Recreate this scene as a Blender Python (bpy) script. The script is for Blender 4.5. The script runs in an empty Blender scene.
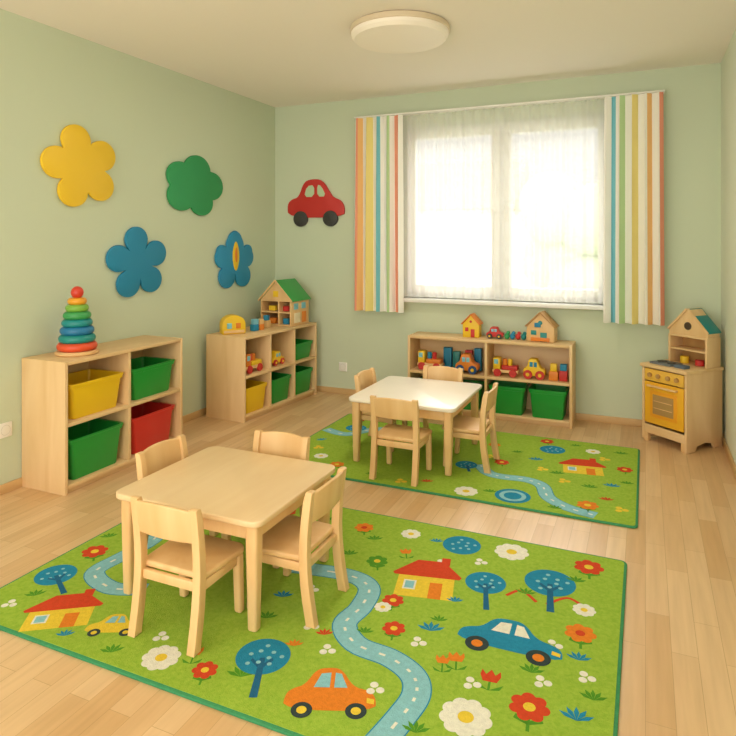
import bpy, bmesh, math, random
from mathutils import Matrix, Vector
random.seed(3)
PI=math.pi
def lin(h):
    h=h.lstrip('#'); out=[]
    for i in (0,2,4):
        c=int(h[i:i+2],16)/255
        out.append(c/12.92 if c<=0.04045 else ((c+0.055)/1.055)**2.4)
    return tuple(out)+(1,)
MC={}
def mat(name,hx,rough=.5,var=0,vscale=(5,5,5),bump=0,bscale=200,bdist=.002,spec=.5,hx2=None):
    if name in MC: return MC[name]
    m=bpy.data.materials.new(name); m.use_nodes=True
    nt=m.node_tree; b=nt.nodes['Principled BSDF']
    b.inputs['Base Color'].default_value=lin(hx); b.inputs['Roughness'].default_value=rough
    b.inputs['Specular IOR Level'].default_value=spec
    tc=nt.nodes.new('ShaderNodeTexCoord')
    if var or hx2:
        mp=nt.nodes.new('ShaderNodeMapping'); mp.inputs['Scale'].default_value=vscale
        nt.links.new(tc.outputs['Object'],mp.inputs[0])
        n=nt.nodes.new('ShaderNodeTexNoise'); n.inputs['Scale'].default_value=1; n.inputs['Detail'].default_value=4
        n.inputs['Distortion'].default_value=.6
        nt.links.new(mp.outputs[0],n.inputs['Vector'])
        r=nt.nodes.new('ShaderNodeValToRGB')
        c=lin(hx); c2=lin(hx2) if hx2 else tuple(x*(1-var) for x in c[:3])+(1,)
        r.color_ramp.elements[0].position=.3; r.color_ramp.elements[1].position=.7
        r.color_ramp.elements[0].color=c2; r.color_ramp.elements[1].color=c
        nt.links.new(n.outputs['Fac'],r.inputs[0]); nt.links.new(r.outputs[0],b.inputs['Base Color'])
    if bump:
        n=nt.nodes.new('ShaderNodeTexNoise'); n.inputs['Scale'].default_value=bscale; n.inputs['Detail'].default_value=3
        nt.links.new(tc.outputs['Object'],n.inputs['Vector'])
        bp=nt.nodes.new('ShaderNodeBump'); bp.inputs['Strength'].default_value=bump; bp.inputs['Distance'].default_value=bdist
        nt.links.new(n.outputs['Fac'],bp.inputs['Height']); nt.links.new(bp.outputs[0],b.inputs['Normal'])
    MC[name]=m; return m

class B:
    def __init__(s,name):
        s.name=name; s.bm=bmesh.new(); s.mats=[]
    def mi(s,m):
        if m not in s.mats: s.mats.append(m)
        return s.mats.index(m)
    def add(s,bm,m,M=None,bevel=0,seg=2,ang=30):
        if bevel:
            bmesh.ops.recalc_face_normals(bm,faces=bm.faces)
            es=[e for e in bm.edges if len(e.link_faces)==2 and e.calc_face_angle(0)>math.radians(ang)]
            bmesh.ops.bevel(bm,geom=es,offset=bevel,segments=seg,profile=.5,affect='EDGES',clamp_overlap=True)
        bmesh.ops.recalc_face_normals(bm,faces=bm.faces)
        if M is not None: bmesh.ops.transform(bm,matrix=M,verts=bm.verts)
        i=s.mi(m)
        for f in bm.faces: f.material_index=i
        t=bpy.data.meshes.new('t'); bm.to_mesh(t); bm.free()
        s.bm.from_mesh(t); bpy.data.meshes.remove(t)
    def box(s,c,d,m,bevel=.003,M=None,seg=2):
        bm=bmesh.new(); bmesh.ops.create_cube(bm,size=1)
        bmesh.ops.scale(bm,vec=d,verts=bm.verts); bmesh.ops.translate(bm,vec=c,verts=bm.verts)
        s.add(bm,m,M,bevel,seg)
    def prism(s,pts,h,m,M=None,bevel=0,seg=2,ang=40):
        bm=bmesh.new(); a=[bm.verts.new((x,y,0)) for x,y in pts]; b=[bm.verts.new((x,y,h)) for x,y in pts]
        n=len(pts); bm.faces.new(a[::-1]); bm.faces.new(b)
        for i in range(n): bm.faces.new((a[i],a[(i+1)%n],b[(i+1)%n],b[i]))
        s.add(bm,m,M,bevel,seg,ang)
    def flat(s,pts,z,m):
        bm=bmesh.new(); f=bm.faces.new([bm.verts.new((x,y,z)) for x,y in pts])
        f.normal_update()
        if f.normal.z<0: f.normal_flip()
        i=s.mi(m); f.material_index=i
        bmesh.ops.triangulate(bm,faces=bm.faces)
        for f in bm.faces: f.material_index=i
        t=bpy.data.meshes.new('t'); bm.to_mesh(t); bm.free(); s.bm.from_mesh(t); bpy.data.meshes.remove(t)
    def lathe(s,prof,m,M=None,n=36):
        bm=bmesh.new(); rings=[]
        for r,z in prof:
            if r<1e-5: rings.append([bm.verts.new((0,0,z))])
            else: rings.append([bm.verts.new((r*math.cos(2*PI*k/n),r*math.sin(2*PI*k/n),z)) for k in range(n)])
        for a,b in zip(rings,rings[1:]):
            for k in range(n):
                k2=(k+1)%n
                if len(a)==1 and len(b)==1: continue
                if len(a)==1: bm.faces.new((a[0],b[k],b[k2]))
                elif len(b)==1: bm.faces.new((a[k],a[k2],b[0]))
                else: bm.faces.new((a[k],a[k2],b[k2],b[k]))
        s.add(bm,m,M)
    def cyl(s,p,r,h,m,axis='Z',n=28,bev=.002):
        M=Matrix.Translation(p)
        if axis=='Y': M=M@Matrix.Rotation(-PI/2,4,'X')
        if axis=='X': M=M@Matrix.Rotation(PI/2,4,'Y')
        s.lathe([(0,0),(r-bev,0),(r,bev),(r,h-bev),(r-bev,h),(0,h)],m,M,n)
    def ball(s,p,r,m,sc=(1,1,1)):
        bm=bmesh.new(); bmesh.ops.create_uvsphere(bm,u_segments=20,v_segments=12,radius=r)
        bmesh.ops.scale(bm,vec=sc,verts=bm.verts); s.add(bm,m,Matrix.Translation(p))
    def loft(s,loops,m,M=None,cap0=True,cap1=True):
        bm=bmesh.new(); R=[]
        for z,sx,sy,r in loops:
            ring=[]
            for (qx,qy,a0) in ((1,1,0),(-1,1,90),(-1,-1,180),(1,-1,270)):
                for k in range(5):
                    a=math.radians(a0+k*22.5)
                    ring.append(bm.verts.new((qx*(sx/2-r)+r*math.cos(a),qy*(sy/2-r)+r*math.sin(a),z)))
            R.append(ring)
        n=len(R[0])
        for a,b in zip(R,R[1:]):
            for k in range(n): bm.faces.new((a[k],a[(k+1)%n],b[(k+1)%n],b[k]))
        if cap0: bm.faces.new(R[0])
        if cap1: bm.faces.new(R[-1])
        s.add(bm,m,M)
    def make(s,loc=(0,0,0),rz=0,smooth=35):
        me=bpy.data.meshes.new(s.name); s.bm.to_mesh(me); s.bm.free()
        for m in s.mats: me.materials.append(m)
        for p in me.polygons: p.use_smooth=True
        me.set_sharp_from_angle(angle=math.radians(smooth))
        o=bpy.data.objects.new(s.name,me); bpy.context.collection.objects.link(o)
        o.location=loc; o.rotation_euler=(0,0,math.radians(rz)); return o

def circ_outline(cs,n=120):
    pts=[]
    for k in range(n):
        t=2*PI*k/n; best=0
        for cx,cy,r in cs:
            p=cx*math.cos(t)+cy*math.sin(t); q=cx*cx+cy*cy-p*p
            if q<r*r:
                v=p+math.sqrt(r*r-q)
                if v>best: best=v
        pts.append((best*math.cos(t),best*math.sin(t)))
    return pts
def petals(n,a,b,c,off=0):
    return [(0,0,c)]+[(a*math.cos(off+2*PI*k/n),a*math.sin(off+2*PI*k/n),b) for k in range(n)]
def smoothpoly(P,it=2):
    for _ in range(it):
        Q=[]
        for i in range(len(P)):
            a=P[i];b=P[(i+1)%len(P)]
            Q+=[(a[0]*.75+b[0]*.25,a[1]*.75+b[1]*.25),(a[0]*.25+b[0]*.75,a[1]*.25+b[1]*.75)]
        P=Q
    return P

# ---------------- materials
WOODV=mat('wood_pine','#F0CE9C',.45,vscale=(9,9,1.4),hx2='#E3BC84')
WOODH=mat('wood_pine_h','#F0CE9C',.45,vscale=(1.4,9,9),hx2='#E1BA82')
WOODC=mat('wood_chair','#EEC890',.42,vscale=(8,8,2),hx2='#E1B377')
WOODT=mat('wood_tabletop','#F2D4A6',.36,vscale=(12,2,5),hx2='#EAC896')
WOODD=mat('wood_dark','#C79B60',.5,vscale=(9,9,2),hx2='#B98A50')
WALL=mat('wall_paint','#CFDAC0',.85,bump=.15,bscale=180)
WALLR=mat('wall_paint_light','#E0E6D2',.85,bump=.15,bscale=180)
CEIL=mat('ceiling_paint','#F8F1E6',.9)
WHITE=mat('white_plastic','#F4F2EC',.4)
FRAME=mat('window_frame','#F5F5F2',.35)
SKIRT=mat('skirting_wood','#D9B47E',.45)
YEL=mat('yellow','#F3C92B',.45); YELB=mat('bin_yellow','#F2C81E',.35)
GRN=mat('green','#2E9A5C',.55); GRNB=mat('bin_green','#1E9A3A',.32); REDB=mat('bin_red','#CF2E26',.32)
BLU=mat('blue','#2088B2',.55); BLU2=mat('blue_mid','#2A90C0',.55); RED=mat('red','#C9302B',.5); BLACK=mat('black','#3A3A38',.5)
ORG=mat('orange','#E8862B',.45); TEAL=mat('teal','#1F8A8A',.4); LBL=mat('lightblue','#7FC3D8',.5); DKG=mat('darkgreen','#1F7A4C',.45)
NAVY=mat('navy','#1F4E8C',.4); GREY=mat('grey','#6E7478',.5); DARK=mat('dark','#4B3A28',.6)

# ---------------- room
XL,XR,YB,H,YF=-3.40,.52,5.40,2.80,-.9
fm=bpy.data.materials.new('floor_laminate'); fm.use_nodes=True; nt=fm.node_tree; bs=nt.nodes['Principled BSDF']
tc=nt.nodes.new('ShaderNodeTexCoord'); mp=nt.nodes.new('ShaderNodeMapping'); mp.inputs['Rotation'].default_value=(0,0,PI/2)
nt.links.new(tc.outputs['Object'],mp.inputs[0])
br=nt.nodes.new('ShaderNodeTexBrick'); br.inputs['Scale'].default_value=1; br.inputs['Brick Width'].default_value=.62; br.inputs['Row Height'].default_value=.085
br.inputs['Mortar Size'].default_value=.0010; br.inputs['Mortar Smooth'].default_value=.4; br.offset=.37; br.inputs['Bias'].default_value=0
br.inputs['Color1'].default_value=lin('#E7C496'); br.inputs['Color2'].default_value=lin('#D6AC79'); br.inputs['Mortar'].default_value=lin('#BE9766')
nt.links.new(mp.outputs[0],br.inputs['Vector'])
mp2=nt.nodes.new('ShaderNodeMapping'); mp2.inputs['Scale'].default_value=(40,2.5,1); nt.links.new(tc.outputs['Object'],mp2.inputs[0])
no=nt.nodes.new('ShaderNodeTexNoise'); no.inputs['Scale'].default_value=1; no.inputs['Detail'].default_value=5; nt.links.new(mp2.outputs[0],no.inputs['Vector'])
mx=nt.nodes.new('ShaderNodeMix'); mx.data_type='RGBA'; mx.blend_type='MULTIPLY'; mx.inputs['Factor'].default_value=.26
nt.links.new(br.outputs['Color'],mx.inputs['A']); 
rr=nt.nodes.new('ShaderNodeValToRGB'); rr.color_ramp.elements[0].position=.3; rr.color_ramp.elements[0].color=(.6,.52,.42,1); rr.color_ramp.elements[1].position=.65; rr.color_ramp.elements[1].color=(1,1,1,1)
nt.links.new(no.outputs['Fac'],rr.inputs[0]); nt.links.new(rr.outputs[0],mx.inputs['B']); nt.links.new(mx.outputs['Result'],bs.inputs['Base Color'])
bs.inputs['Roughness'].default_value=.33
def rbox(name,x0,x1,y0,y1,z0,z1,m,bev=0):
    b=B(name); b.box(((x0+x1)/2,(y0+y1)/2,(z0+z1)/2),(x1-x0,y1-y0,z1-z0),m,bev); return b.make()
rbox('floor',XL-.1,XR+.1,YF,YB+.2,-.1,0,fm)
rbox('ceiling',XL-.1,XR+.1,YF,YB+.2,H,H+.1,CEIL)
rbox('wall_left',XL-.1,XL,YF,YB+.2,0,H,WALL)
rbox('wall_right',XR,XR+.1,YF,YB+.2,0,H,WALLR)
WX0,WX1,WZ0,WZ1=-2.04,-.24,.945,2.50
b=B('wall_back')
for x0,x1,z0,z1 in ((XL,WX0,0,H),(WX1,XR,0,H),(WX0,WX1,0,WZ0),(WX0,WX1,WZ1,H)):
    b.box(((x0+x1)/2,YB+.1,(z0+z1)/2),(x1-x0,.2,z1-z0),WALL,0)
b.make()
rbox('baseboard_left',XL,XL+.014,YF,YB,0,.055,SKIRT,.003)
rbox('baseboard_back',XL+.014,XR-.014,YB-.014,YB,0,.055,SKIRT,.003)
rbox('baseboard_right',XR-.014,XR,YF,YB,0,.055,SKIRT,.003)
# window
w=B('window_1'); fy=YB+.10
def frame(x0,x1,z0,z1,t,y,d):
    w.box(((x0+x1)/2,y,z0+t/2),(x1-x0,d,t),FRAME,.006); w.box(((x0+x1)/2,y,z1-t/2),(x1-x0,d,t),FRAME,.006)
    w.box((x0+t/2,y,(z0+z1)/2),(t,d,z1-z0-2*t),FRAME,.006); w.box((x1-t/2,y,(z0+z1)/2),(t,d,z1-z0-2*t),FRAME,.006)
frame(WX0,WX1,WZ0,WZ1,.055,fy,.07)
xm=(WX0+WX1)/2
w.box((xm,fy,(WZ0+WZ1)/2),(.06,.07,WZ1-WZ0-.1),FRAME,.004)
frame(WX0+.04,xm-.01,WZ0+.04,WZ1-.04,.075,fy-.03,.06)
frame(xm+.01,WX1-.04,WZ0+.04,WZ1-.04,.075,fy-.03,.06)
w.box((xm+.05,fy-.075,1.7),(.02,.03,.12),WHITE,.004)
w.make()
rbox('window_sill',WX0-.03,WX1+.03,YB-.09,YB+.06,WZ0-.035,WZ0,FRAME,.008)
# curtains
def cloth(name,hx,trans=.4,alpha=1):
    m=bpy.data.materials.new(name); m.use_nodes=True; nt=m.node_tree; nt.nodes.clear()
    o=nt.nodes.new('ShaderNodeOutputMaterial'); d=nt.nodes.new('ShaderNodeBsdfDiffuse'); t=nt.nodes.new('ShaderNodeBsdfTranslucent')
    d.inputs[0].default_value=lin(hx); t.inputs[0].default_value=lin(hx); x=nt.nodes.new('ShaderNodeMixShader'); x.inputs[0].default_value=trans
    nt.links.new(d.outputs[0],x.inputs[1]); nt.links.new(t.outputs[0],x.inputs[2]); last=x
    if alpha<1:
        tr=nt.nodes.new('ShaderNodeBsdfTransparent'); y=nt.nodes.new('ShaderNodeMixShader'); y.inputs[0].default_value=alpha
        nt.links.new(tr.outputs[0],y.inputs[1]); nt.links.new(x.outputs[0],y.inputs[2]); last=y
    nt.links.new(last.outputs[0],o.inputs[0]); return m
CW=cloth('curtain_cream','#FFFDF6',.12); CC={'w':CW,'r':cloth('curtain_coral','#F6A58A',.12),'y':cloth('curtain_yellow','#FBE794',.12),'t':cloth('curtain_teal','#84CBDA',.12),'g':cloth('curtain_green','#C6E4AC',.12),'o':cloth('curtain_orange','#FAC684',.12)}
def curtain(name,x0,x1,z0,z1,pattern,folds,y):
    b=B(name); bm=b.bm; n=len(pattern)*4; nz=14; g=[]
    for j in range(nz+1):
        v=j/nz; row=[]
        for i in range(n+1):
            u=i/n; A=.018+.018*(1-v)
            spread=1+.04*(1-v)
            xc=(x0+x1)/2+(u-.5)*(x1-x0)*spread
            row.append(bm.verts.new((xc+.006*math.sin(2*PI*folds*u*2+1),y-A*math.sin(2*PI*folds*u+.4*math.sin(3*v)),z0+(z1-z0)*v)))
        g.append(row)
    for j in range(nz):
        for i in range(n):
            f=bm.faces.new((g[j][i],g[j][i+1],g[j+1][i+1],g[j+1][i])); f.material_index=b.mi(CC[pattern[i//4]])
    return b.make(smooth=180)
curtain('striped_curtain',-2.455,-1.99,.82,2.59,'wroowwyyywwttwwwggwwrrww',4.5,YB-.13)
curtain('striped_curtain',-.30,.12,.82,2.59,'wwwttwwggwwwyywwwwoowwwr',4.5,YB-.13)
SH=cloth('sheer','#FFFEFA',.6,.5)
b=B('sheer_curtain'); bm=b.bm; n=420; cols=[]
for i in range(n+1):
    u=i/n; x=-2.07+u*1.83
    yy=YB-.062+.015*math.sin(2*PI*u*22)+.005*math.sin(2*PI*u*13+1)
    cols.append([bm.verts.new((x,yy,z)) for z in (.96,2.59)])
for i in range(n): bm.faces.new((cols[i][0],cols[i+1][0],cols[i+1][1],cols[i][1])).material_index=b.mi(SH)
b.make(smooth=180)
b=B('curtain_rail'); b.box((-1.165,YB-.09,2.600),(2.60,.09,.014),WHITE,.004)
for x in (-2.3,-1.15,-.05): b.box((x,YB-.03,2.61),(.03,.06,.02),WHITE,.003)
b.make()
# exterior
EXW=mat('exterior_wall','#EDE6DC',.9); EXR=mat('exterior_roof','#D9A08C',.9,var=.1,vscale=(3,3,3)); EXG=mat('exterior_foliage','#B9CBA6',.9,var=.15,vscale=(3,3,3)); EXT=mat('exterior_trunk','#A89A80',.9)  # pale colours stand in for the bright outdoor daylight
b=B('neighbour_house'); b.box((0,0,1.3),(4.2,3,2.6),EXW,.01)  # neighbouring building with reddish roof, beyond the window
b.prism([(-1.8,2.6),(1.8,2.6),(0,3.9)],4.6,EXR,Matrix.Translation((-2.3,0,0))@Matrix.Rotation(PI/2,4,'Z')@Matrix.Rotation(PI/2,4,'X')); b.make((-5.0,16,-.4))
b=B('garden_tree'); b.cyl((0,0,0),.15,2,EXT)
for k in range(16): b.ball((random.uniform(-.9,.9),random.uniform(-.7,.7),2.2+random.uniform(-.7,1)),random.uniform(.4,.75),EXG)
b.make((-1.2,12.5,-1.0))
b=B('garden_hedge')
for k in range(26): b.ball((-7+k*.5,random.uniform(-.2,.2),.75+random.uniform(-.1,.1)),random.uniform(.55,.65),EXG)
b.make((-1.5,10.5,-1.0))

# ceiling lamp
b=B('ceiling_lamp')
RIM=mat('lamp_rim','#DCCBAE',.4)
em=bpy.data.materials.new('lamp_diffuser'); em.use_nodes=True; e=em.node_tree.nodes['Principled BSDF']; e.inputs['Base Color'].default_value=lin('#F4EBDC'); e.inputs['Emission Color'].default_value=lin('#FFF0D6'); e.inputs['Emission Strength'].default_value=.06
b.lathe([(0,0),(.30,0),(.312,-.008),(.312,-.035),(.305,-.04)],RIM,n=64)
b.lathe([(.305,-.038),(.303,-.06),(.285,-.08),(.2,-.088),(0,-.09)],em,n=64)
b.make((-1.41,3.69,H))

def decor(name,layers,loc,wall,sx=1,sy=1):
    b=B(name)
    for pts,z0,h,m in layers: b.prism([(x*sx,y*sy) for x,y in pts],h,m,Matrix.Translation((0,0,z0)),bevel=min(.003,h*.3),ang=50)
    o=b.make(loc)
    o.rotation_euler=(PI/2,0,PI/2) if wall=='L' else (PI/2,0,0)
    return o
circ=lambda x,y,r,n=28:[(x+r*math.cos(2*PI*k/n),y+r*math.sin(2*PI*k/n)) for k in range(n)]
decor('yellow_flower_wall_decoration',[(circ_outline(petals(5,.165,.098,.12,PI/2+.25)),.006,.02,YEL)],(XL,3.02,1.945),'L',1.17,1.05)
decor('blue_flower_wall_decoration',[(circ_outline(petals(5,.16,.09,.11,PI/2+.1)),.006,.02,BLU)],(XL,3.52,1.30),'L',1.2,1.06)
decor('green_cloud_wall_decoration',[(circ_outline([(0,0,.15),(-.13,.07,.11),(.02,.13,.12),(.15,.02,.115),(.06,-.12,.105),(-.12,-.08,.115)]),.006,.02,GRN)],(XL,4.15,1.905),'L',1.38,1.04)
decor('blue_clover_wall_decoration',[(circ_outline([(0,0,.12),(0,.12,.105),(0,.16,.085),(0,.205,.045),(-.15,.02,.085),(-.16,.07,.06),(.15,.02,.085),(.16,.07,.06),(-.10,-.14,.095),(.10,-.14,.095)],200),.006,.02,BLU2),
  (smoothpoly([(0,.19),(.05,.05),(.02,-.09),(-.02,-.09),(-.05,.05)]),.026,.005,YEL),(smoothpoly([(0,.13),(.02,.04),(.0,-.04),(-.02,.04)]),.031,.003,ORG)],(XL,4.70,1.29),'L',1.2,1.05)
carp=smoothpoly([(-.28,-.13),(-.29,0),(-.24,.045),(-.17,.06),(-.12,.2),(-.04,.225),(.07,.215),(.15,.09),(.18,.05),(.26,.02),(.29,-.05),(.28,-.13)],2)
WALLD=mat('wall_decor_window','#BFD3AE',.7)
decor('red_car_wall_decoration',[(carp,.006,.018,RED),(smoothpoly([(-.115,.06),(-.085,.16),(-.01,.17),(-.01,.06)],1),.024,.003,WALLD),(smoothpoly([(.02,.06),(.02,.17),(.06,.16),(.11,.06)],1),.024,.003,WALLD),
  (circ(-.15,-.14,.072),.006,.026,BLACK),(circ(.15,-.14,.072),.006,.026,BLACK),(circ(-.15,-.14,.03),.032,.003,BLACK),(circ(.15,-.14,.03),.032,.003,BLACK)],(-2.93,YB,1.825),'B',1.09,1.06)
def outlet(loc,wall):
    b=B('power_outlet'); b.box((0,0,.006),(.085,.085,.012),WHITE,.004)
    b.lathe([(.030,.0125),(.027,.0125),(.026,.008),(0,.008)],mat('outlet_in','#DAD8D0',.4),n=24)
    for x in (-.01,.01): b.cyl((x,0,.0075),.0028,.002,BLACK,n=10,bev=.0005)
    o=b.make(loc); o.rotation_euler=(PI/2,0,PI/2) if wall=='L' else (PI/2,0,0)
outlet((XL,2.485,.365),'L'); outlet((-2.64,YB,.26),'B')

# ---------------- furniture
def shelf(name,W,D,Hh,cols,t=.022,mid=None):
    b=B(name); base=.03
    b.box((-W/2+t/2,0,Hh/2),(t,D,Hh),WOODV,.003); b.box((W/2-t/2,0,Hh/2),(t,D,Hh),WOODV,.003)
    b.box((0,0,Hh-t/2),(W-2*t-.0005,D,t),WOODH,.003)
    b.box((0,0,base+t/2),(W-2*t-.0005,D-.004,t),WOODH,.003)
    b.box((0,-D/2+.03,base/2),(W-2*t-.001,.015,base),WOODH,.001)
    m=mid or (Hh+base)/2
    b.box((0,0,m),(W-2*t-.0005,D-.006,t),WOODH,.003)
    for x in cols: b.box((x,.001,(Hh+base)/2),(t,D-.008,Hh-base-2*t),WOODV,.003)
    b.box((0,D/2-.004,(Hh+base)/2),(W-2*t,.006,Hh-base-.002),WOODH,.001)
    return b
def bin_(m,w,d,h):
    b=B('storage_bin')
    b.loft([(0,w*.78,d*.84,.02),(.006,w*.8,d*.86,.02),(h-.03,w*.91,d*.94,.022),(h-.028,w*.97,d*.98,.025),(h-.012,w*.98,d*.985,.025),(h-.01,w,d,.026),(h,w,d,.026),(h,w*.9,d*.93,.02),(h-.03,w*.88,d*.91,.02),(.008,w*.77,d*.83,.018)],m)
    return b
def place_in(sx,sy,rz,lx,ly,z):
    a=math.radians(rz); return (sx+lx*math.cos(a)-ly*math.sin(a),sy+lx*math.sin(a)+ly*math.cos(a),z)
# shelf 1
S1=(-3.215,3.09,90); W=1.0;D=.36;Hs=.765
shelf('storage_shelf',W,D,Hs,[0]).make((S1[0],S1[1],0),90)
lo=.052; mi=.0115+(Hs+.03)/2
for m,lx,z in ((GRNB,-.24,lo),(REDB,.24,lo),(YELB,-.24,mi),(GRNB,.24,mi)):
    bin_(m,.42,.30,.245 if z==lo else .21).make(place_in(*S1,lx,-.015,z+.001),90)
# shelf 2
S2=(-3.10,4.76,86); W2=1.08; D2=.40; H2=.685
shelf('storage_shelf',W2,D2,H2,[-.18,.18]).make((S2[0],S2[1],0),S2[2])
mi2=.0115+(H2+.03)/2
for m,lx,z,h in ((YELB,-.355,lo,.21),(GRNB,0,lo,.21),(GRNB,.355,lo,.21),(GRNB,.355,mi2,.15)):
    bin_(m,.30,.33,h).make(place_in(*S2,lx,-.025,z+.001),S2[2])
# shelf 3
W3=1.36; D3=.27; H3=.645; S3=(-1.20,YB-.02-D3/2,0)
shelf('storage_shelf',W3,D3,H3,[0]).make((S3[0],S3[1],0),0)
mi3=.0115+(H3+.03)/2
for lx in (.17,.49): bin_(GRNB,.30,.24,.225).make(place_in(*S3,lx,-.012,lo+.001),0)
for lx in (-.49,-.18): bin_(GRNB,.28,.24,.2).make(place_in(*S3,lx,-.005,lo+.001),0)

def chair(cx,cy,rz,name='wooden_chair',s=1.0):
    b=B(name); hw=.135
    side=[(-.172,0),(-.150,.12),(-.138,.24),(-.142,.36),(-.160,.50),(-.150,.505),(-.128,.50),(-.108,.36),(-.103,.24),(-.112,.12),(-.135,0)]
    side=smoothpoly([side[0]]+side[:5]+[side[4]]+side[5:]+[side[-1]],1)
    for sx in (-1,1):
        M=Matrix(((0,0,1,sx*hw-.0165),(1,0,0,0),(0,1,0,0),(0,0,0,1)))
        b.prism(side,.033,WOODC,M,bevel=.009,seg=3,ang=50)
        b.prism([(.104,0),(.134,0),(.128,.232),(.090,.232)],.033,WOODC,M,bevel=.009,seg=3,ang=40)
        b.box((sx*hw,-.005,.212),(.018,.20,.035),WOODC,.004)
    b.box((0,.107,.214),(.24,.018,.035),WOODC,.004); b.box((0,-.12,.214),(.24,.018,.035),WOODC,.004)
    seat=[]
    for qx,qy,a0 in ((1,1,0),(-1,1,90),(-1,-1,180),(1,-1,270)):
        wx=.158 if qy>0 else .145; r=.045 if qy>0 else .025; yy=.148 if qy>0 else .112
        for k in range(6):
            a=math.radians(a0+18*k); seat.append((qx*(wx-r)+r*math.cos(a),qy*(yy-r)+r*math.sin(a)))
    b.prism(seat,.024,WOODC,Matrix.Translation((0,0,.232)),bevel=.008,seg=3,ang=60)
    def board(z0,h,y,R=.5,t=.018,w=.300,topc=.014):
        bm=bmesh.new(); n=16; V=[]
        for i in range(n+1):
            a=(i/n-.5)*w/R; row=[]
            for rr_,zz in ((R,0),(R,1),(R+t,1),(R+t,0)):
                zt=z0+zz*(h+topc*(1-(2*i/n-1)**2)) if zz else z0
                row.append(bm.verts.new((rr_*math.sin(a),y+R*math.cos(.5*w/R)-rr_*math.cos(a)-(zt-z0)*.14,zt)))
            V.append(row)
        for i in range(n):
            for k in range(4): bm.faces.new((V[i][k],V[i+1][k],V[i+1][(k+1)%4],V[i][(k+1)%4]))
        bm.faces.new(V[0]); bm.faces.new(V[-1][::-1])
        b.add(bm,WOODC,None,bevel=.006,seg=3)
    board(.375,.115,-.120,w=.285)
    o=b.make((cx,cy,0),rz); o.scale=(s,s,s); return o
def table(x0,x1,y0,y1,hh,top):
    b=B('childrens_table'); w=x1-x0; d=y1-y0
    pts=[]
    r=.045
    for qx,qy,a0 in ((1,1,0),(-1,1,90),(-1,-1,180),(1,-1,270)):
        for k in range(7):
            a=math.radians(a0+15*k); pts.append((qx*(w/2-r)+r*math.cos(a),qy*(d/2-r)+r*math.sin(a)))
    b.prism(pts,.024,top,Matrix.Translation((0,0,hh-.024)),bevel=.006,seg=3,ang=60)
    i=.05
    for sx in (-1,1):
        for sy in (-1,1):
            b.loft([(0,.036,.036,.010),(.004,.040,.040,.012),(hh-.09,.052,.052,.012),(hh-.024,.052,.052,.012)],WOODC,Matrix.Translation((sx*(w/2-i),sy*(d/2-i),0)))
        b.box((sx*(w/2-i-.002),0,hh-.024-.032),(.02,d-2*i-.04,.064),WOODC,.003)
        b.box((0,sx*(d/2-i-.002),hh-.024-.032),(w-2*i-.04,.02,.064),WOODC,.003)
    return b.make(((x0+x1)/2,(y0+y1)/2,RZ))
RZ=.0140
TOPSHEEN=mat('tabletop_window_sheen','#FAF0E0',.3,var=.04,vscale=(3,3,3))  # whitened tabletop: the window's reflection is put into the base colour
table(-1.995,-1.285,1.925,2.58,.42,WOODT)
table(-1.79,-1.065,3.71,4.465,.42,TOPSHEEN)
CH=[(-1.585,1.925,0),(-1.30,2.215,90),(-1.915,2.29,-90),(-1.63,2.505,180),
    (-1.385,3.67,0),(-1.055,4.03,90),(-1.712,4.15,-90),(-1.385,4.39,180)]
for x,y,r in CH:
    o=chair(x,y,r); o.location.z=RZ
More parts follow.
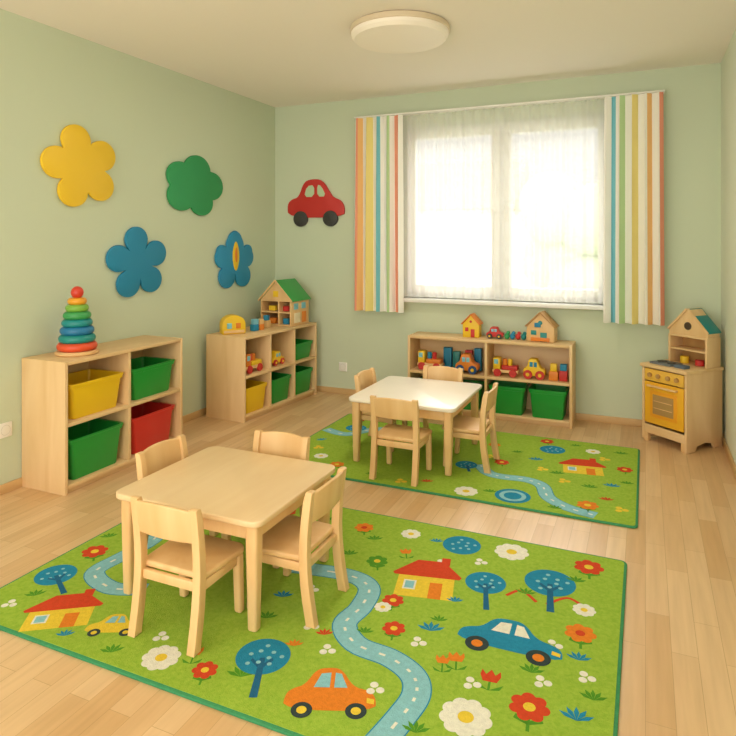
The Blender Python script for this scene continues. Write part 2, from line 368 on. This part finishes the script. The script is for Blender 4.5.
# ---------------- rugs
RG=mat('rug_green','#A8C54A',.95,vscale=(60,60,60),hx2='#92B73C',bump=.8,bscale=260,bdist=.006,spec=.1)
def rm(n,h): return mat('rug_'+n,h,.95,vscale=(70,70,70),hx2=None,var=.15,bump=.7,bscale=260,bdist=.006,spec=.1)
RE=rm('edge','#4A9A68'); rR=rm('red','#DB4E2E'); rB=rm('blue','#2E90B6'); rLB=rm('lblue','#93CDD6'); rY=rm('yellow','#F4D445'); rW=rm('white','#F6F3E2'); rO=rm('orange','#EE8A30'); rDG=rm('dgreen','#5C9E30'); rN=rm('navy','#2C6C92'); rD=rm('dark','#3C4A4A'); rLG=rm('lgreen','#B4D052')
def rot2(x): return {0:6,1:14,2:24,3:34,4:44}[min(4,max(0,int(-x/.5)))]
class Rug:
    def __init__(s,x0,x1,y0,y1):
        s.b=B('playroom_rug'); s.z=.012; r=.03; s.k=0
        def rr(e,r):
            P=[]
            for px,py,a0 in ((x1-e-r,y1-e-r,0),(x0+e+r,y1-e-r,90),(x0+e+r,y0+e+r,180),(x1-e-r,y0+e+r,270)):
                for k in range(6):
                    a=math.radians(a0+18*k); P.append((px+r*math.cos(a),py+r*math.sin(a)))
            return P
        s.b.prism(rr(0,r),.0105,RE,bevel=.003,ang=60)
        s.b.prism(rr(.012,.02),.012,RG,bevel=0)
    def f(s,pts,m,lay=0): s.b.flat(pts,.0122+.0002*lay+.000004*(s.k%40),m); s.k+=1
    def tf(s,x,y,rot,pts,sc=1):
        a=math.radians(rot); return [(x+sc*(p*math.cos(a)-q*math.sin(a)),y+sc*(p*math.sin(a)+q*math.cos(a))) for p,q in pts]
    def circ(s,x,y,r,m,lay=0,n=24): s.f([(x+r*math.cos(2*PI*k/n),y+r*math.sin(2*PI*k/n)) for k in range(n)],m,lay)
    def line(s,P,w,m,lay=0):
        P=[Vector(p) for p in P]
        Q=[]
        for i in range(len(P)-1):
            p0=P[max(i-1,0)];p1=P[i];p2=P[i+1];p3=P[min(i+2,len(P)-1)]
            for k in range(6):
                t=k/6; Q.append(.5*((2*p1)+(p2-p0)*t+(2*p0-5*p1+4*p2-p3)*t*t+(3*p1-p0-3*p2+p3)*t**3))
        Q.append(P[-1]); L=[];R=[]
        for i,q in enumerate(Q):
            d=(Q[min(i+1,len(Q)-1)]-Q[max(i-1,0)]); d.normalize(); n=Vector((-d.y,d.x))*w/2
            L.append(q+n);R.append(q-n)
        for i in range(len(Q)-1):
            z=.0122+.0002*lay
            s.b.flat([tuple(L[i]),tuple(L[i+1]),tuple(R[i+1]),tuple(R[i])],z,m)
        return Q
    def river(s,P,w):
        s.line(P,w*1.10,rB,0); Q=s.line(P,w,rLB,1)
        for i in range(1,len(Q)-2,3):
            s.line([Q[i],Q[i+1]],.010,rW,2)
    def flower(s,x,y,R,m,c=None,n=6,stem=0,rot=0):
        pts=circ_outline(petals(n,R*.66,R*.33,R*.4,rot),72)
        if stem:
            a=math.radians(rot2(x)); dx,dy=math.sin(a),-math.cos(a)
            s.line([(x,y),(x+dx*stem,y+dy*stem)],R*.16,rDG,1)
            for sg in (-1,1):
                s.f(s.tf(x+dx*stem*.75,y+dy*stem*.75,rot2(x),[(0,0),(sg*R*.7,R*.3),(sg*R*.6,R*.6),(sg*R*.1,R*.3)]),rDG,1)
        s.f([(x+p,y+q) for p,q in pts],m,2); s.circ(x,y,R*.3,c or rY,3)
    def tulip(s,x,y,R,m,stem=.06):
        a=rot2(x); s.f(s.tf(x,y,a,[(-R*.1,-stem),(R*.1,-stem),(R*.1,0),(-R*.1,0)]),rDG,1)
        for sg in (-1,1): s.f(s.tf(x,y,a,[(0,-stem),(sg*R*1.2,-stem+R*.9),(sg*R*.9,-stem+R*.2)]),rDG,1)
        s.f(s.tf(x,y,a,[(-R*.6,-R*.5),(R*.6,-R*.5),(R*.9,R*.3),(R*.8,R),(R*.4,R*.4),(0,R*1.1),(-R*.4,R*.4),(-R*.8,R),(-R*.9,R*.3)]),m,2)
    def tree(s,x,y,R,stem,rot=None,dots=True):
        a=rot2(x) if rot is None else rot
        if stem:
            s.f(s.tf(x,y,a,[(-R*.1,-R*.1),(R*.1,-R*.1),(R*.14,-stem),(-R*.14,-stem)]),rN,3)
            for sg in (-1,1): s.f(s.tf(x,y,a,[(0,-R*.75),(sg*R*.42,-R*.25),(sg*R*.36,-R*.12),(0,-R*.5)]),rN,3)
        s.circ(x,y,R,rB,2,40)
        if dots:
            for k in range(9):
                t=k*2.4; rr_=R*.25+R*.5*(k/9); s.circ(x+rr_*math.cos(t),y+rr_*math.sin(t),R*.09,rLB,3,10)
    def house(s,x,y,w,h,rot,roofm=None):
        T=lambda P:s.tf(x,y,rot,P)
        s.f(T([(-w/2,-h*.5),(w/2,-h*.5),(w/2,.08*h),(-w/2,.08*h)]),rY,2)
        s.f(T([(-w*.58,.04*h),(w*.58,.04*h),(w*.62,.1*h),(w*.28,.5*h),(-w*.22,.5*h),(-w*.62,.1*h)]),roofm or rR,3)
        s.f(T([(w*.22,.4*h),(w*.38,.4*h),(w*.38,.62*h),(w*.22,.62*h)]),roofm or rR,3)
        s.f(T([(-w*.38,-.32*h),(-w*.16,-.32*h),(-w*.16,-.08*h),(-w*.38,-.08*h)]),rW,3)
        s.f(T([(-w*.35,-.29*h),(-w*.19,-.29*h),(-w*.19,-.11*h),(-w*.35,-.11*h)]),rLB,4)
        s.f(T([(w*.08,-.5*h),(w*.3,-.5*h),(w*.3,-.1*h),(w*.08,-.1*h)]),rO,3)
    def car(s,x,y,L,h,rot,m):
        T=lambda P:s.tf(x,y,rot,[(p*L,q*h) for p,q in P])
        s.f(T(smoothpoly([(-.5,-.28),(-.5,.0),(-.42,.1),(-.3,.16),(-.2,.46),(-.05,.5),(.1,.48),(.24,.14),(.42,.08),(.5,-.04),(.5,-.28)],2)),m,2)
        wm=rLB if m is not rB else rW
        s.f(T([(-.2,.12),(-.13,.38),(-.02,.4),(-.02,.12)]),wm,3); s.f(T([(.03,.12),(.03,.4),(.1,.38),(.18,.12)]),wm,3)
        s.f(T([(.4,-.05),(.48,-.08),(.48,-.16),(.4,-.14)]),rY if m is not rY else rO,3)
        for q in (-.29,.29):
            c=T([(q,-.28)])[0]; s.circ(c[0],c[1],L*.115,rD,4); s.circ(c[0],c[1],L*.055,rO if m is rB else rY,5)
    def tuft(s,x,y,R,m):
        for k in range(5):
            t=math.radians(rot2(x)+(-60+30*k)); dx,dy=-math.sin(t),math.cos(t)
            s.f([(x,y),(x+R*.6*dx-R*.14*dy,y+R*.6*dy+R*.14*dx),(x+R*dx,y+R*dy),(x+R*.6*dx+R*.14*dy,y+R*.6*dy-R*.14*dx)],m,2)
R=Rug(-2.47,-.075,1.60,3.08)
R.river([(-1.45,2.42),(-1.19,2.46),(-1.06,2.41),(-1.03,2.27),(-1.04,2.14),(-.95,2.05),(-.81,2.03),(-.71,1.98),(-.67,1.90),(-.68,1.79),(-.71,1.64)],.088)
R.river([(-2.30,3.0),(-2.17,2.75),(-2.22,2.55),(-2.18,2.34),(-2.20,2.18),(-2.20,2.03),(-2.04,1.97),(-1.9,2.02)],.08)
R.house(-.86,2.57,.24,.30,12); R.house(-2.09,1.77,.24,.23,34)
R.tree(-1.22,1.86,.095,.20); R.tree(-.62,2.64,.085,.20); R.tree(-2.34,1.95,.085,.18,60); R.tree(-.37,2.75,.105,.22,8); R.tree(-.80,2.92,.09,0)
R.line([(-.52,2.58),(-.47,2.64),(-.40,2.58)],.014,rR,1); R.line([(-.36,2.58),(-.29,2.66),(-.22,2.62)],.014,rR,1)
R.car(-.45,2.30,.37,.24,2,rB); R.car(-.92,1.79,.29,.25,22,rO); R.car(-1.83,1.78,.2,.15,25,rY)
for x,y,r in ((-.57,2.95,.08),(-1.54,1.71,.068),(-.50,1.87,.082),(-1.06,2.93,.05),(-.22,2.60,.045),(-1.93,2.85,.06),(-.95,2.3,.035)): R.flower(x,y,r,rW,rY,9)
for x,y,r,m in ((-.23,2.95,.065,rR),(-.22,2.44,.058,rO),(-.33,1.99,.064,rR),(-.93,2.36,.045,rR),(-2.35,2.17,.06,rR),(-1.11,2.62,.05,rDG),(-.86,2.19,.045,rR),(-1.36,1.72,.045,rR),(-1.3,2.9,.05,rO),(-1.75,2.9,.05,rR),(-2.2,2.85,.05,rR)):
    R.flower(x,y,r,m,rY if m is not rO else rR,7,stem=r*1.6)
for x,y,r,m in ((-.47,2.07,.038,rR),(-.60,2.12,.032,rO),(-.64,2.09,.028,rO),(-1.45,1.78,.03,rO),(-1.02,2.75,.03,rO)): R.tulip(x,y,r,m)
for x,y,r,m in ((-.73,2.23,.06,rB),(-.21,2.28,.05,rB),(-.19,1.99,.06,rB),(-.72,2.30,.04,rDG),(-.55,2.2,.05,rDG),(-.95,2.12,.04,rDG),(-1.23,1.74,.06,rDG),(-1.33,2.05,.05,rDG),(-.27,2.80,.05,rDG),(-.15,2.1,.05,rDG),(-.7,2.45,.04,rB),(-1.35,2.2,.05,rB),(-2.28,1.80,.05,rDG),(-1.72,1.66,.05,rDG),(-1.95,1.66,.04,rB),(-2.4,2.3,.05,rDG),(-1.5,2.9,.05,rDG),(-1.2,2.8,.05,rDG),(-.45,2.62,.05,rDG),(-2.0,2.2,.05,rDG),(-1.08,2.05,.04,rR),(-.62,1.75,.05,rDG),(-.35,2.15,.05,rDG),(-1.15,1.95,.04,rO),(-.92,2.9,.04,rB),(-1.25,2.62,.05,rDG)): R.tuft(x,y,r,m)
for x,y in ((-.31,2.12),(-.52,2.02),(-.18,2.2),(-1.03,1.98),(-1.15,2.08),(-2.32,1.72),(-1.27,2.3),(-.68,2.8),(-.30,2.33),(-.84,2.72),(-1.62,1.8),(-.8,1.87),(-.75,2.15)):
    for k in range(3): R.circ(x+.018*math.cos(k*2.1),y+.018*math.sin(k*2.1),.014,rW if (x*100)%2<1.3 else rY,2,12)
R.b.make()
R=Rug(-2.28,-.035,3.46,4.78)
R.river([(-.98,4.02),(-.90,3.90),(-.81,3.87),(-.66,3.88),(-.56,3.82),(-.50,3.66),(-.38,3.56),(-.24,3.52)],.08)
R.river([(-2.25,4.3),(-2.05,4.25),(-1.9,4.45),(-1.6,4.6)],.08)
R.house(-.37,4.25,.24,.28,8)
R.tree(-.59,4.51,.085,0); R.tree(-1.06,3.98,.07,.12); R.circ(-.69,3.60,.10,rB,2,36); R.circ(-.69,3.60,.075,rLB,3,30); R.circ(-.69,3.60,.05,rB,4,20); R.tree(-2.05,4.42,.08,.15,30)
for x,y,r in ((-.95,3.56,.07),(-.33,4.58,.05),(-2.0,3.75,.05)): R.flower(x,y,r,rW,rY,9)
for x,y,r,m in ((-.65,4.68,.05,rR),(-.29,3.64,.06,rO),(-.86,4.12,.05,rR),(-.12,4.3,.05,rR),(-2.12,4.62,.05,rR),(-1.83,3.65,.05,rO),(-.98,4.45,.045,rO)): R.flower(x,y,r,m,rY,7,stem=r*1.5)
for x,y,r,m in ((-.18,3.97,.06,rB),(-.10,4.05,.05,rDG),(-.66,4.25,.06,rB),(-.5,4.05,.06,rDG),(-1.2,3.6,.05,rR),(-1.55,3.58,.05,rDG),(-.2,3.75,.05,rR),(-.15,4.6,.06,rDG),(-.8,4.35,.05,rDG),(-2.15,4.05,.05,rB),(-.82,3.6,.05,rDG),(-.45,3.52,.05,rDG),(-.3,3.9,.06,rDG),(-.45,4.65,.05,rDG)): R.tuft(x,y,r,m)
for x,y in ((-.25,4.45),(-.45,3.95),(-.12,3.65),(-.95,4.2),(-1.35,3.55),(-.6,4.1),(-2.1,3.9)):
    for k in range(3): R.circ(x+.022*math.cos(k*2.1),y+.022*math.sin(k*2.1),.018,rY,2,12)
R.b.make()

# ---------------- toys
E=.0015
Z1=Hs+E; Z2=H2+E; Z3=H3+E
b=B('stacking_ring_toy')
b.lathe([(0,0),(.10,0),(.108,.006),(.108,.014),(.10,.02),(0,.02)],WOODC)
z=.02
for r,h,hx,nm in ((.100,.042,'#E0532E','ro'),(.092,.042,'#1E8C86','rt'),(.085,.042,'#2478A8','rb'),(.077,.04,'#1D8D8F','rt2'),(.070,.04,'#3E9E57','rg'),(.058,.038,'#7FB445','rlg'),(.048,.036,'#E9A32C','ry')):
    m=mat('ring_'+nm,hx,.35); k=h/2
    pr=[(0,z)]+[(r-k+k*math.cos(a),z+k+k*math.sin(a)) for a in [math.radians(-90+18*j) for j in range(11)]]+[(0,z+h)]
    b.lathe(pr,m); z+=h-.002
b.cyl((0,0,z-.002),.012,.02,WOODC); b.ball((0,0,z+.028),.032,mat('ring_top','#D5402C',.35))
o=b.make((-3.20,2.82,Z1)); o.scale=(1.16,1.16,1.2)

def gable_house(name,w,d,hb,hr,body,roof,win,door=True,over=.012):
    b=B(name)
    b.prism([(-w/2,0),(w/2,0),(w/2,hb),(0,hb+hr),(-w/2,hb)],d,body,Matrix.Translation((0,d/2,0))@Matrix.Rotation(PI/2,4,'X'),bevel=.003)
    L=math.hypot(w/2,hr); a=math.atan2(hr,w/2)
    for sg in (-1,1):
        M=Matrix.Translation((sg*w/4,0,hb+hr/2+.006))@Matrix.Rotation(sg*a,4,'Y')
        b.box((sg*over/2,0,.002),(L+over,d+2*over,.010),roof,.002,M)
    if door: b.box((w*.12,-d/2-.001,hb*.32),(w*.24,.006,hb*.62),win,.002)
    b.box((-w*.24,-d/2-.001,hb*.6),(w*.2,.006,hb*.3),win,.002)
    b.cyl((0,-d/2-.003,hb+hr*.3),w*.08,.006,win,'Y')
    return b
# doll house on shelf 2
b=B('doll_house'); w=.33; d=.31; hb=.235; hr=.17; t=.013
CREAM=mat('cream_paint','#F1E2C2',.6)
b.box((-w/2+t/2,0,hb/2),(t,d,hb),WOODC,.002); b.box((w/2-t/2,0,hb/2),(t,d,hb),WOODC,.002)
b.box((0,0,t/2),(w-2*t,d,t),WOODC,.002); b.box((0,0,hb*.52),(w-2*t,d,t),WOODC,.002); b.box((0,0,hb-t/2),(w-2*t,d,t),WOODC,.002)
b.box((.03,0,hb/2),(t,d-.004,hb-2*t),WOODC,.002)
b.box((0,d/2-.004,hb/2),(w-2*t,.006,hb-2*t),WOODD,.001)
b.prism([(-w/2,0),(w/2,0),(0,hr)],.012,mat('attic_yellow','#E9C56A',.6),Matrix.Translation((0,d/2-.002,hb))@Matrix.Rotation(PI/2,4,'X'),bevel=.002)
b.prism([(-w/2,0),(w/2,0),(0,hr)],.012,WOODC,Matrix.Translation((0,-d/2+.014,hb))@Matrix.Rotation(PI/2,4,'X'),bevel=.002)
b.box((0,-d/2+.001,hb+.055),(.055,.006,.055),YEL,.002)
L=math.hypot(w/2,hr); a=math.atan2(hr,w/2)
RG2=mat('roof_green','#3FA552',.45)
for sg in (-1,1):
    Mr=Matrix.Translation((sg*w/4,0,hb+hr/2+.006))@Matrix.Rotation(sg*a,4,'Y')
    b.box((sg*.010,0,0),(L+.025,d+.03,.010),RG2,.002,Mr)
    b.box((sg*.010,-d/2-.012,.001),(L+.025,.010,.016),WOODC,.002,Mr)
b.box((w/2+.001,-.05,.07),(.006,.10,.09),CREAM,.002); b.box((w/2+.001,.07,.07),(.006,.07,.10),ORG,.002); b.box((w/2+.001,.06,.175),(.006,.07,.055),LBL,.002); b.box((w/2+.001,-.07,.175),(.006,.07,.055),LBL,.002)
b.box((-.06,-.10,.040),(.08,.06,.05),ORG,.004); b.box((-.06,-.10,.155),(.07,.05,.045),YEL,.004); b.box((.09,-.10,.040),(.06,.05,.05),BLU,.004); b.box((.09,-.10,.155),(.06,.05,.045),RED,.004)
b.make((-3.085,5.07,Z2),-2)
b=B('toy_bread_house')
arch=[(-.085,0),(.085,0),(.085,.07)]+[(.085*math.cos(t),.07+.065*math.sin(t)) for t in [PI*k/12 for k in range(1,12)]]+[(-.085,.07)]
b.prism(arch,.10,YEL,Matrix.Translation((0,.05,0))@Matrix.Rotation(PI/2,4,'X'),bevel=.006)
b.box((-.035,-.052,.06),(.035,.006,.04),LBL,.002); b.box((.03,-.052,.06),(.035,.006,.04),ORG,.002); b.box((0,-.052,.018),(.15,.006,.02),WOODC,.002)
o=b.make((-3.17,4.37,Z2),50); o.scale=(1.15,1.15,1.15)
def blocks(loc,rz,spec,name='toy_block_stack'):
    b=B(name); 
    for x,y,z,w,d,h,m in spec: b.box((x,y,z+h/2),(w,d,h),m,.003)
    return b.make(loc,rz)
blocks((-3.08,4.61,Z2),80,[(-.04,0,0,.06,.05,.055,BLU),(.03,0,0,.055,.05,.05,ORG),(-.035,0,.055,.05,.045,.045,LBL),(.03,0,.05,.05,.045,.045,WOODC)])
blocks((-3.10,4.78,Z2),95,[(0,0,0,.07,.05,.065,WOODC),(0,0,.065,.045,.04,.045,BLU2)])

def toy_car(name,loc,rz,L,h,m1,m2,m3=None):
    b=B(name); W_=L*.5
    prof=smoothpoly([(-.5,.15),(-.5,.5),(-.32,.56),(-.25,.95),(-.2,1),(.1,1),(.15,.95),(.27,.56),(.45,.5),(.5,.42),(.5,.15)],1)
    b.prism([(x*L,z*h) for x,z in prof],W_,m1,Matrix.Translation((0,W_/2,0))@Matrix.Rotation(PI/2,4,'X'),bevel=.006)
    for sy in (-1,1):
        b.box((-.12*L,sy*(W_/2),.73*h),(.15*L,.004,.24*h),m2,.001); b.box((.07*L,sy*(W_/2),.73*h),(.14*L,.004,.24*h),m2,.001)
        for sx in (-.28,.28):
            b.cyl((sx*L,sy*W_/2-.012,.22*h),.22*h,.024,m3 or BLACK,'Y'); b.cyl((sx*L,sy*(W_/2+.004)-.012,.22*h),.09*h,.024,YEL,'Y')
    return b.make(loc,rz)
def toy_truck(name,loc,rz,L,h,c1,c2,cargo):
    b=B(name); W_=L*.42
    b.box((0,0,.25*h),(L,W_,.14*h),WOODC,.004); b.box((-.33*L,0,.6*h),(.28*L,W_*.95,.56*h),c1,.008)
    b.box((-.35*L,-W_*.48,.7*h),(.16*L,.004,.22*h),LBL,.001); b.box((.16*L,0,.42*h),(.6*L,W_*.95,.2*h),c2,.004)
    for i,m in enumerate(cargo): b.cyl(((-.04+i*.2)*L,0,.52*h),.085*L,.30*h,m)
    for sy in (-1,1):
        for sx in (-.3,.3): b.cyl((sx*L,sy*W_/2-.01,.18*h),.18*h,.02,RED,'Y')
    return b.make(loc,rz)
gable_house('toy_yellow_house',.14,.10,.11,.075,YEL,ORG,RED).make((-1.35,5.26,Z3),0)
toy_car('toy_car',(-1.15,5.25,Z3),0,.14,.095,RED,LBL,BLACK)
b=B('toy_animal_figures')
for k,(x,m) in enumerate(((-.06,GRN),(-.015,BLU),(.03,RED),(.075,TEAL))):
    b.ball((x,0,.026),.026,m,(.85,.9,1)); b.ball((x+.010,-.005,.055),.015,m)
b.make((-.99,5.24,Z3))
b=gable_house('toy_wooden_house',.22,.12,.12,.11,WOODC,WOODD,TEAL); b.box((0,-.064,.02),(.15,.01,.03),ORG,.002); b.box((-.02,-.064,.135),(.05,.01,.035),BLU,.002); b.make((-.77,5.26,Z3),-6)
zz=mi3+E
toy_truck('toy_truck',(-1.70,5.20,zz),0,.22,.18,YEL,ORG,[BLU,RED])
toy_car('toy_car',(-1.37,5.19,zz),0,.19,.16,ORG,LBL,NAVY)
blocks((-1.36,5.31,zz),0,[(-.03,0,0,.06,.05,.17,RED),(.05,0,0,.06,.05,.19,BLU)])
toy_truck('toy_truck',(-1.05,5.20,zz),0,.21,.17,YEL,RED,[ORG,YEL])
toy_car('toy_car',(-.82,5.20,zz),0,.17,.16,YEL,BLU,RED)
blocks((-.64,5.20,zz),0,[(-.03,0,0,.07,.07,.07,ORG),(.045,0,0,.06,.06,.08,RED),(-.03,0,.07,.05,.05,.06,YEL),(.045,0,.08,.05,.05,.05,BLU)])
blocks((-1.55,5.32,zz),0,[(-.03,0,0,.07,.05,.18,BLU),(.05,0,0,.06,.05,.15,TEAL)])
zz=mi2+E
toy_truck('toy_truck',place_in(*S2,-.35,-.11,zz),S2[2],.22,.18,ORG,YEL,[RED,ORG])
toy_car('toy_car',place_in(*S2,.0,-.10,zz),S2[2],.18,.12,YEL,LBL,RED)
blocks(place_in(*S2,.0,.04,zz),S2[2],[(-.08,0,0,.07,.07,.14,BLU),(.0,0,0,.07,.07,.11,ORG),(.08,0,0,.06,.06,.14,YEL),(-.0,0,.11,.05,.05,.06,RED)])
blocks(place_in(*S2,-.36,.06,zz),S2[2],[(-.05,0,0,.07,.06,.16,WOODC),(.04,0,0,.07,.06,.19,WOODD)])

# toy kitchen
kw,kd,kh=.365,.385,.565
b=B('toy_kitchen'); t=.018
b.box((-kw/2+t/2,0,kh/2),(t,kd,kh-.03),WOODV,.003)
side=[(-kd/2,0),(-kd/2+.09,0),(-kd/2+.11,.035),(0,.05),(kd/2-.11,.035),(kd/2-.09,0),(kd/2,0),(kd/2,kh-.015),(-kd/2,kh-.015)]
b.prism(side,t,WOODV,Matrix(((0,0,1,kw/2-t),(1,0,0,0),(0,1,0,0),(0,0,0,1))),bevel=.003)
b.box((0,0,.07),(kw-2*t,kd-.01,t),WOODH,.002)
b.box((0,kd/2-.006,kh/2),(kw-2*t,.008,kh-.1),WOODH,.001)
b.box((0,-.006,kh-.012),(kw+.02,kd+.012,.024),WOODH,.004)
b.box((0,-kd/2+.008,.095),(kw-2*t,.014,.06),WOODH,.002)
b.box((0,-kd/2+.006,.29),(kw-2*t-.01,.016,.30),mat('oven_yellow','#F2B52C',.4),.006)
b.box((0,-kd/2-.003,.285),(.22,.008,.19),mat('oven_frame','#F0A528',.4),.004)
b.box((0,-kd/2-.006,.285),(.17,.006,.14),mat('oven_glass','#B08D58',.2),.003)
for z in (.26,.31): b.box((0,-kd/2-.009,z),(.15,.003,.006),WOODC,.001)
b.cyl((-.12,-kd/2-.025,.415),.008,.24,WOODC,'X')
for x in (-.11,.11): b.box((x,-kd/2-.012,.415),(.012,.03,.012),WOODC,.002)
b.box((0,-kd/2+.006,.49),(kw-2*t-.01,.016,.085),mat('panel_y','#EFBE50',.4),.004)
for x in (-.11,-.04,.04,.11): b.cyl((x,-kd/2-.018,.49),.016,.02,WOODD,'Y')
for x in (-kw/2+.03,kw/2-.03): b.box((x,-kd/2+.02,.034),(.035,.035,.068),WOODC,.004)
b.box((-.06,-.09,kh+.008),(.17,.14,.014),GREY,.003)
b.cyl((-.09,-.09,kh+.015),.035,.006,BLACK); b.cyl((-.01,-.10,kh+.015),.03,.006,BLACK)
b.box((.09,-.12,kh+.012),(.09,.06,.022),mat('cloth_grey','#5F6E7E',.8),.006)
hx,hy=.025,.10; hb=.21; w=.31
M0=Matrix.Translation((hx,hy,kh))
b.box((-w/2+.008,0,hb/2),(.016,.15,hb),WOODV,.002,M0); b.box((w/2-.008,0,hb/2),(.016,.15,hb),WOODV,.002,M0)
b.box((0,.07,hb/2),(w-.03,.008,hb),WOODD,.001,M0); b.box((0,0,hb-.006),(w-.032,.15,.014),WOODH,.002,M0)
b.box((0,0,hb*.5),(w-.032,.14,.012),WOODH,.002,M0)
b.prism([(-w/2,0),(w/2,0),(w/2,.03),(.02,.19),(-.02,.19),(-w/2,.03)],.13,WOODV,M0@Matrix.Translation((0,.065,hb))@Matrix.Rotation(PI/2,4,'X'),bevel=.003)
b.cyl((hx,hy-.072,kh+hb+.07),.028,.010,DARK,'Y')
L=math.hypot(w/2,.16); a=math.atan2(.16,w/2)
for sg in (-1,1):
    b.box((sg*.008,0,0),(L,.15,.010),TEAL if sg>0 else WOODV,.002,M0@Matrix.Translation((sg*w/4,0,hb+.118))@Matrix.Rotation(sg*a,4,'Y'))
    b.box((sg*.008,-.072,.001),(L,.012,.014),WOODV,.002,M0@Matrix.Translation((sg*w/4,0,hb+.118))@Matrix.Rotation(sg*a,4,'Y'))
b.cyl((hx+.06,hy-.02,kh),.03,.04,RED); b.cyl((hx-.06,hy-.02,kh),.03,.05,YEL)
b.make((.240,5.085,0),-39.5)

# ---------------- lights
wd=bpy.data.worlds.new('sky'); bpy.context.scene.world=wd; wd.use_nodes=True; nt=wd.node_tree; bg=nt.nodes['Background']
tc=nt.nodes.new('ShaderNodeTexCoord'); sp=nt.nodes.new('ShaderNodeSeparateXYZ'); nt.links.new(tc.outputs['Generated'],sp.inputs[0])
def mrange(src,a,b_,c,d):
    m=nt.nodes.new('ShaderNodeMapRange'); m.inputs['From Min'].default_value=a; m.inputs['From Max'].default_value=b_; m.inputs['To Min'].default_value=c; m.inputs['To Max'].default_value=d
    nt.links.new(src,m.inputs['Value']); return m.outputs[0]
def mmath(op,a,b_):
    m=nt.nodes.new('ShaderNodeMath'); m.operation=op
    for i,v in enumerate((a,b_)):
        if isinstance(v,(int,float)): m.inputs[i].default_value=v
        else: nt.links.new(v,m.inputs[i])
    return m.outputs[0]
fwd=mrange(sp.outputs['Y'],-.1,.5,0,1)
up=mrange(sp.outputs['Z'],.30,.65,.92,4.6)
front=mmath('MULTIPLY',fwd,up)
back=mmath('MULTIPLY',mmath('SUBTRACT',1,fwd),3.25)
nt.links.new(mmath('ADD',front,back),bg.inputs['Strength'])
mc=nt.nodes.new('ShaderNodeMix'); mc.data_type='RGBA'; mc.inputs['A'].default_value=(1,.945,.855,1); mc.inputs['B'].default_value=(1,.98,.945,1)
nt.links.new(fwd,mc.inputs['Factor']); nt.links.new(mc.outputs['Result'],bg.inputs['Color'])
l=bpy.data.lights.new('sun','SUN'); l.energy=1.5; l.angle=math.radians(25); l.color=(1,.94,.84)
o=bpy.data.objects.new('sun',l); bpy.context.collection.objects.link(o); o.location=(-1,9,6); o.rotation_euler=(math.radians(-58),0,math.radians(8))
l=bpy.data.lights.new('ceiling_lamp_light','AREA'); l.shape='DISK'; l.size=.5; l.energy=12; l.color=(1,.92,.8)
o=bpy.data.objects.new('ceiling_lamp_light',l); bpy.context.collection.objects.link(o); o.location=(-1.41,3.69,H-.1)

# ---------------- camera
cam=bpy.data.cameras.new('camera'); cam.lens=629/736*36; cam.sensor_width=36; cam.shift_y=-127/736
o=bpy.data.objects.new('camera',cam); bpy.context.collection.objects.link(o); o.location=(0,0,1.46); o.rotation_euler=(PI/2,0,math.radians(23.8))
bpy.context.scene.camera=o
bpy.context.scene.view_settings.view_transform='Standard'
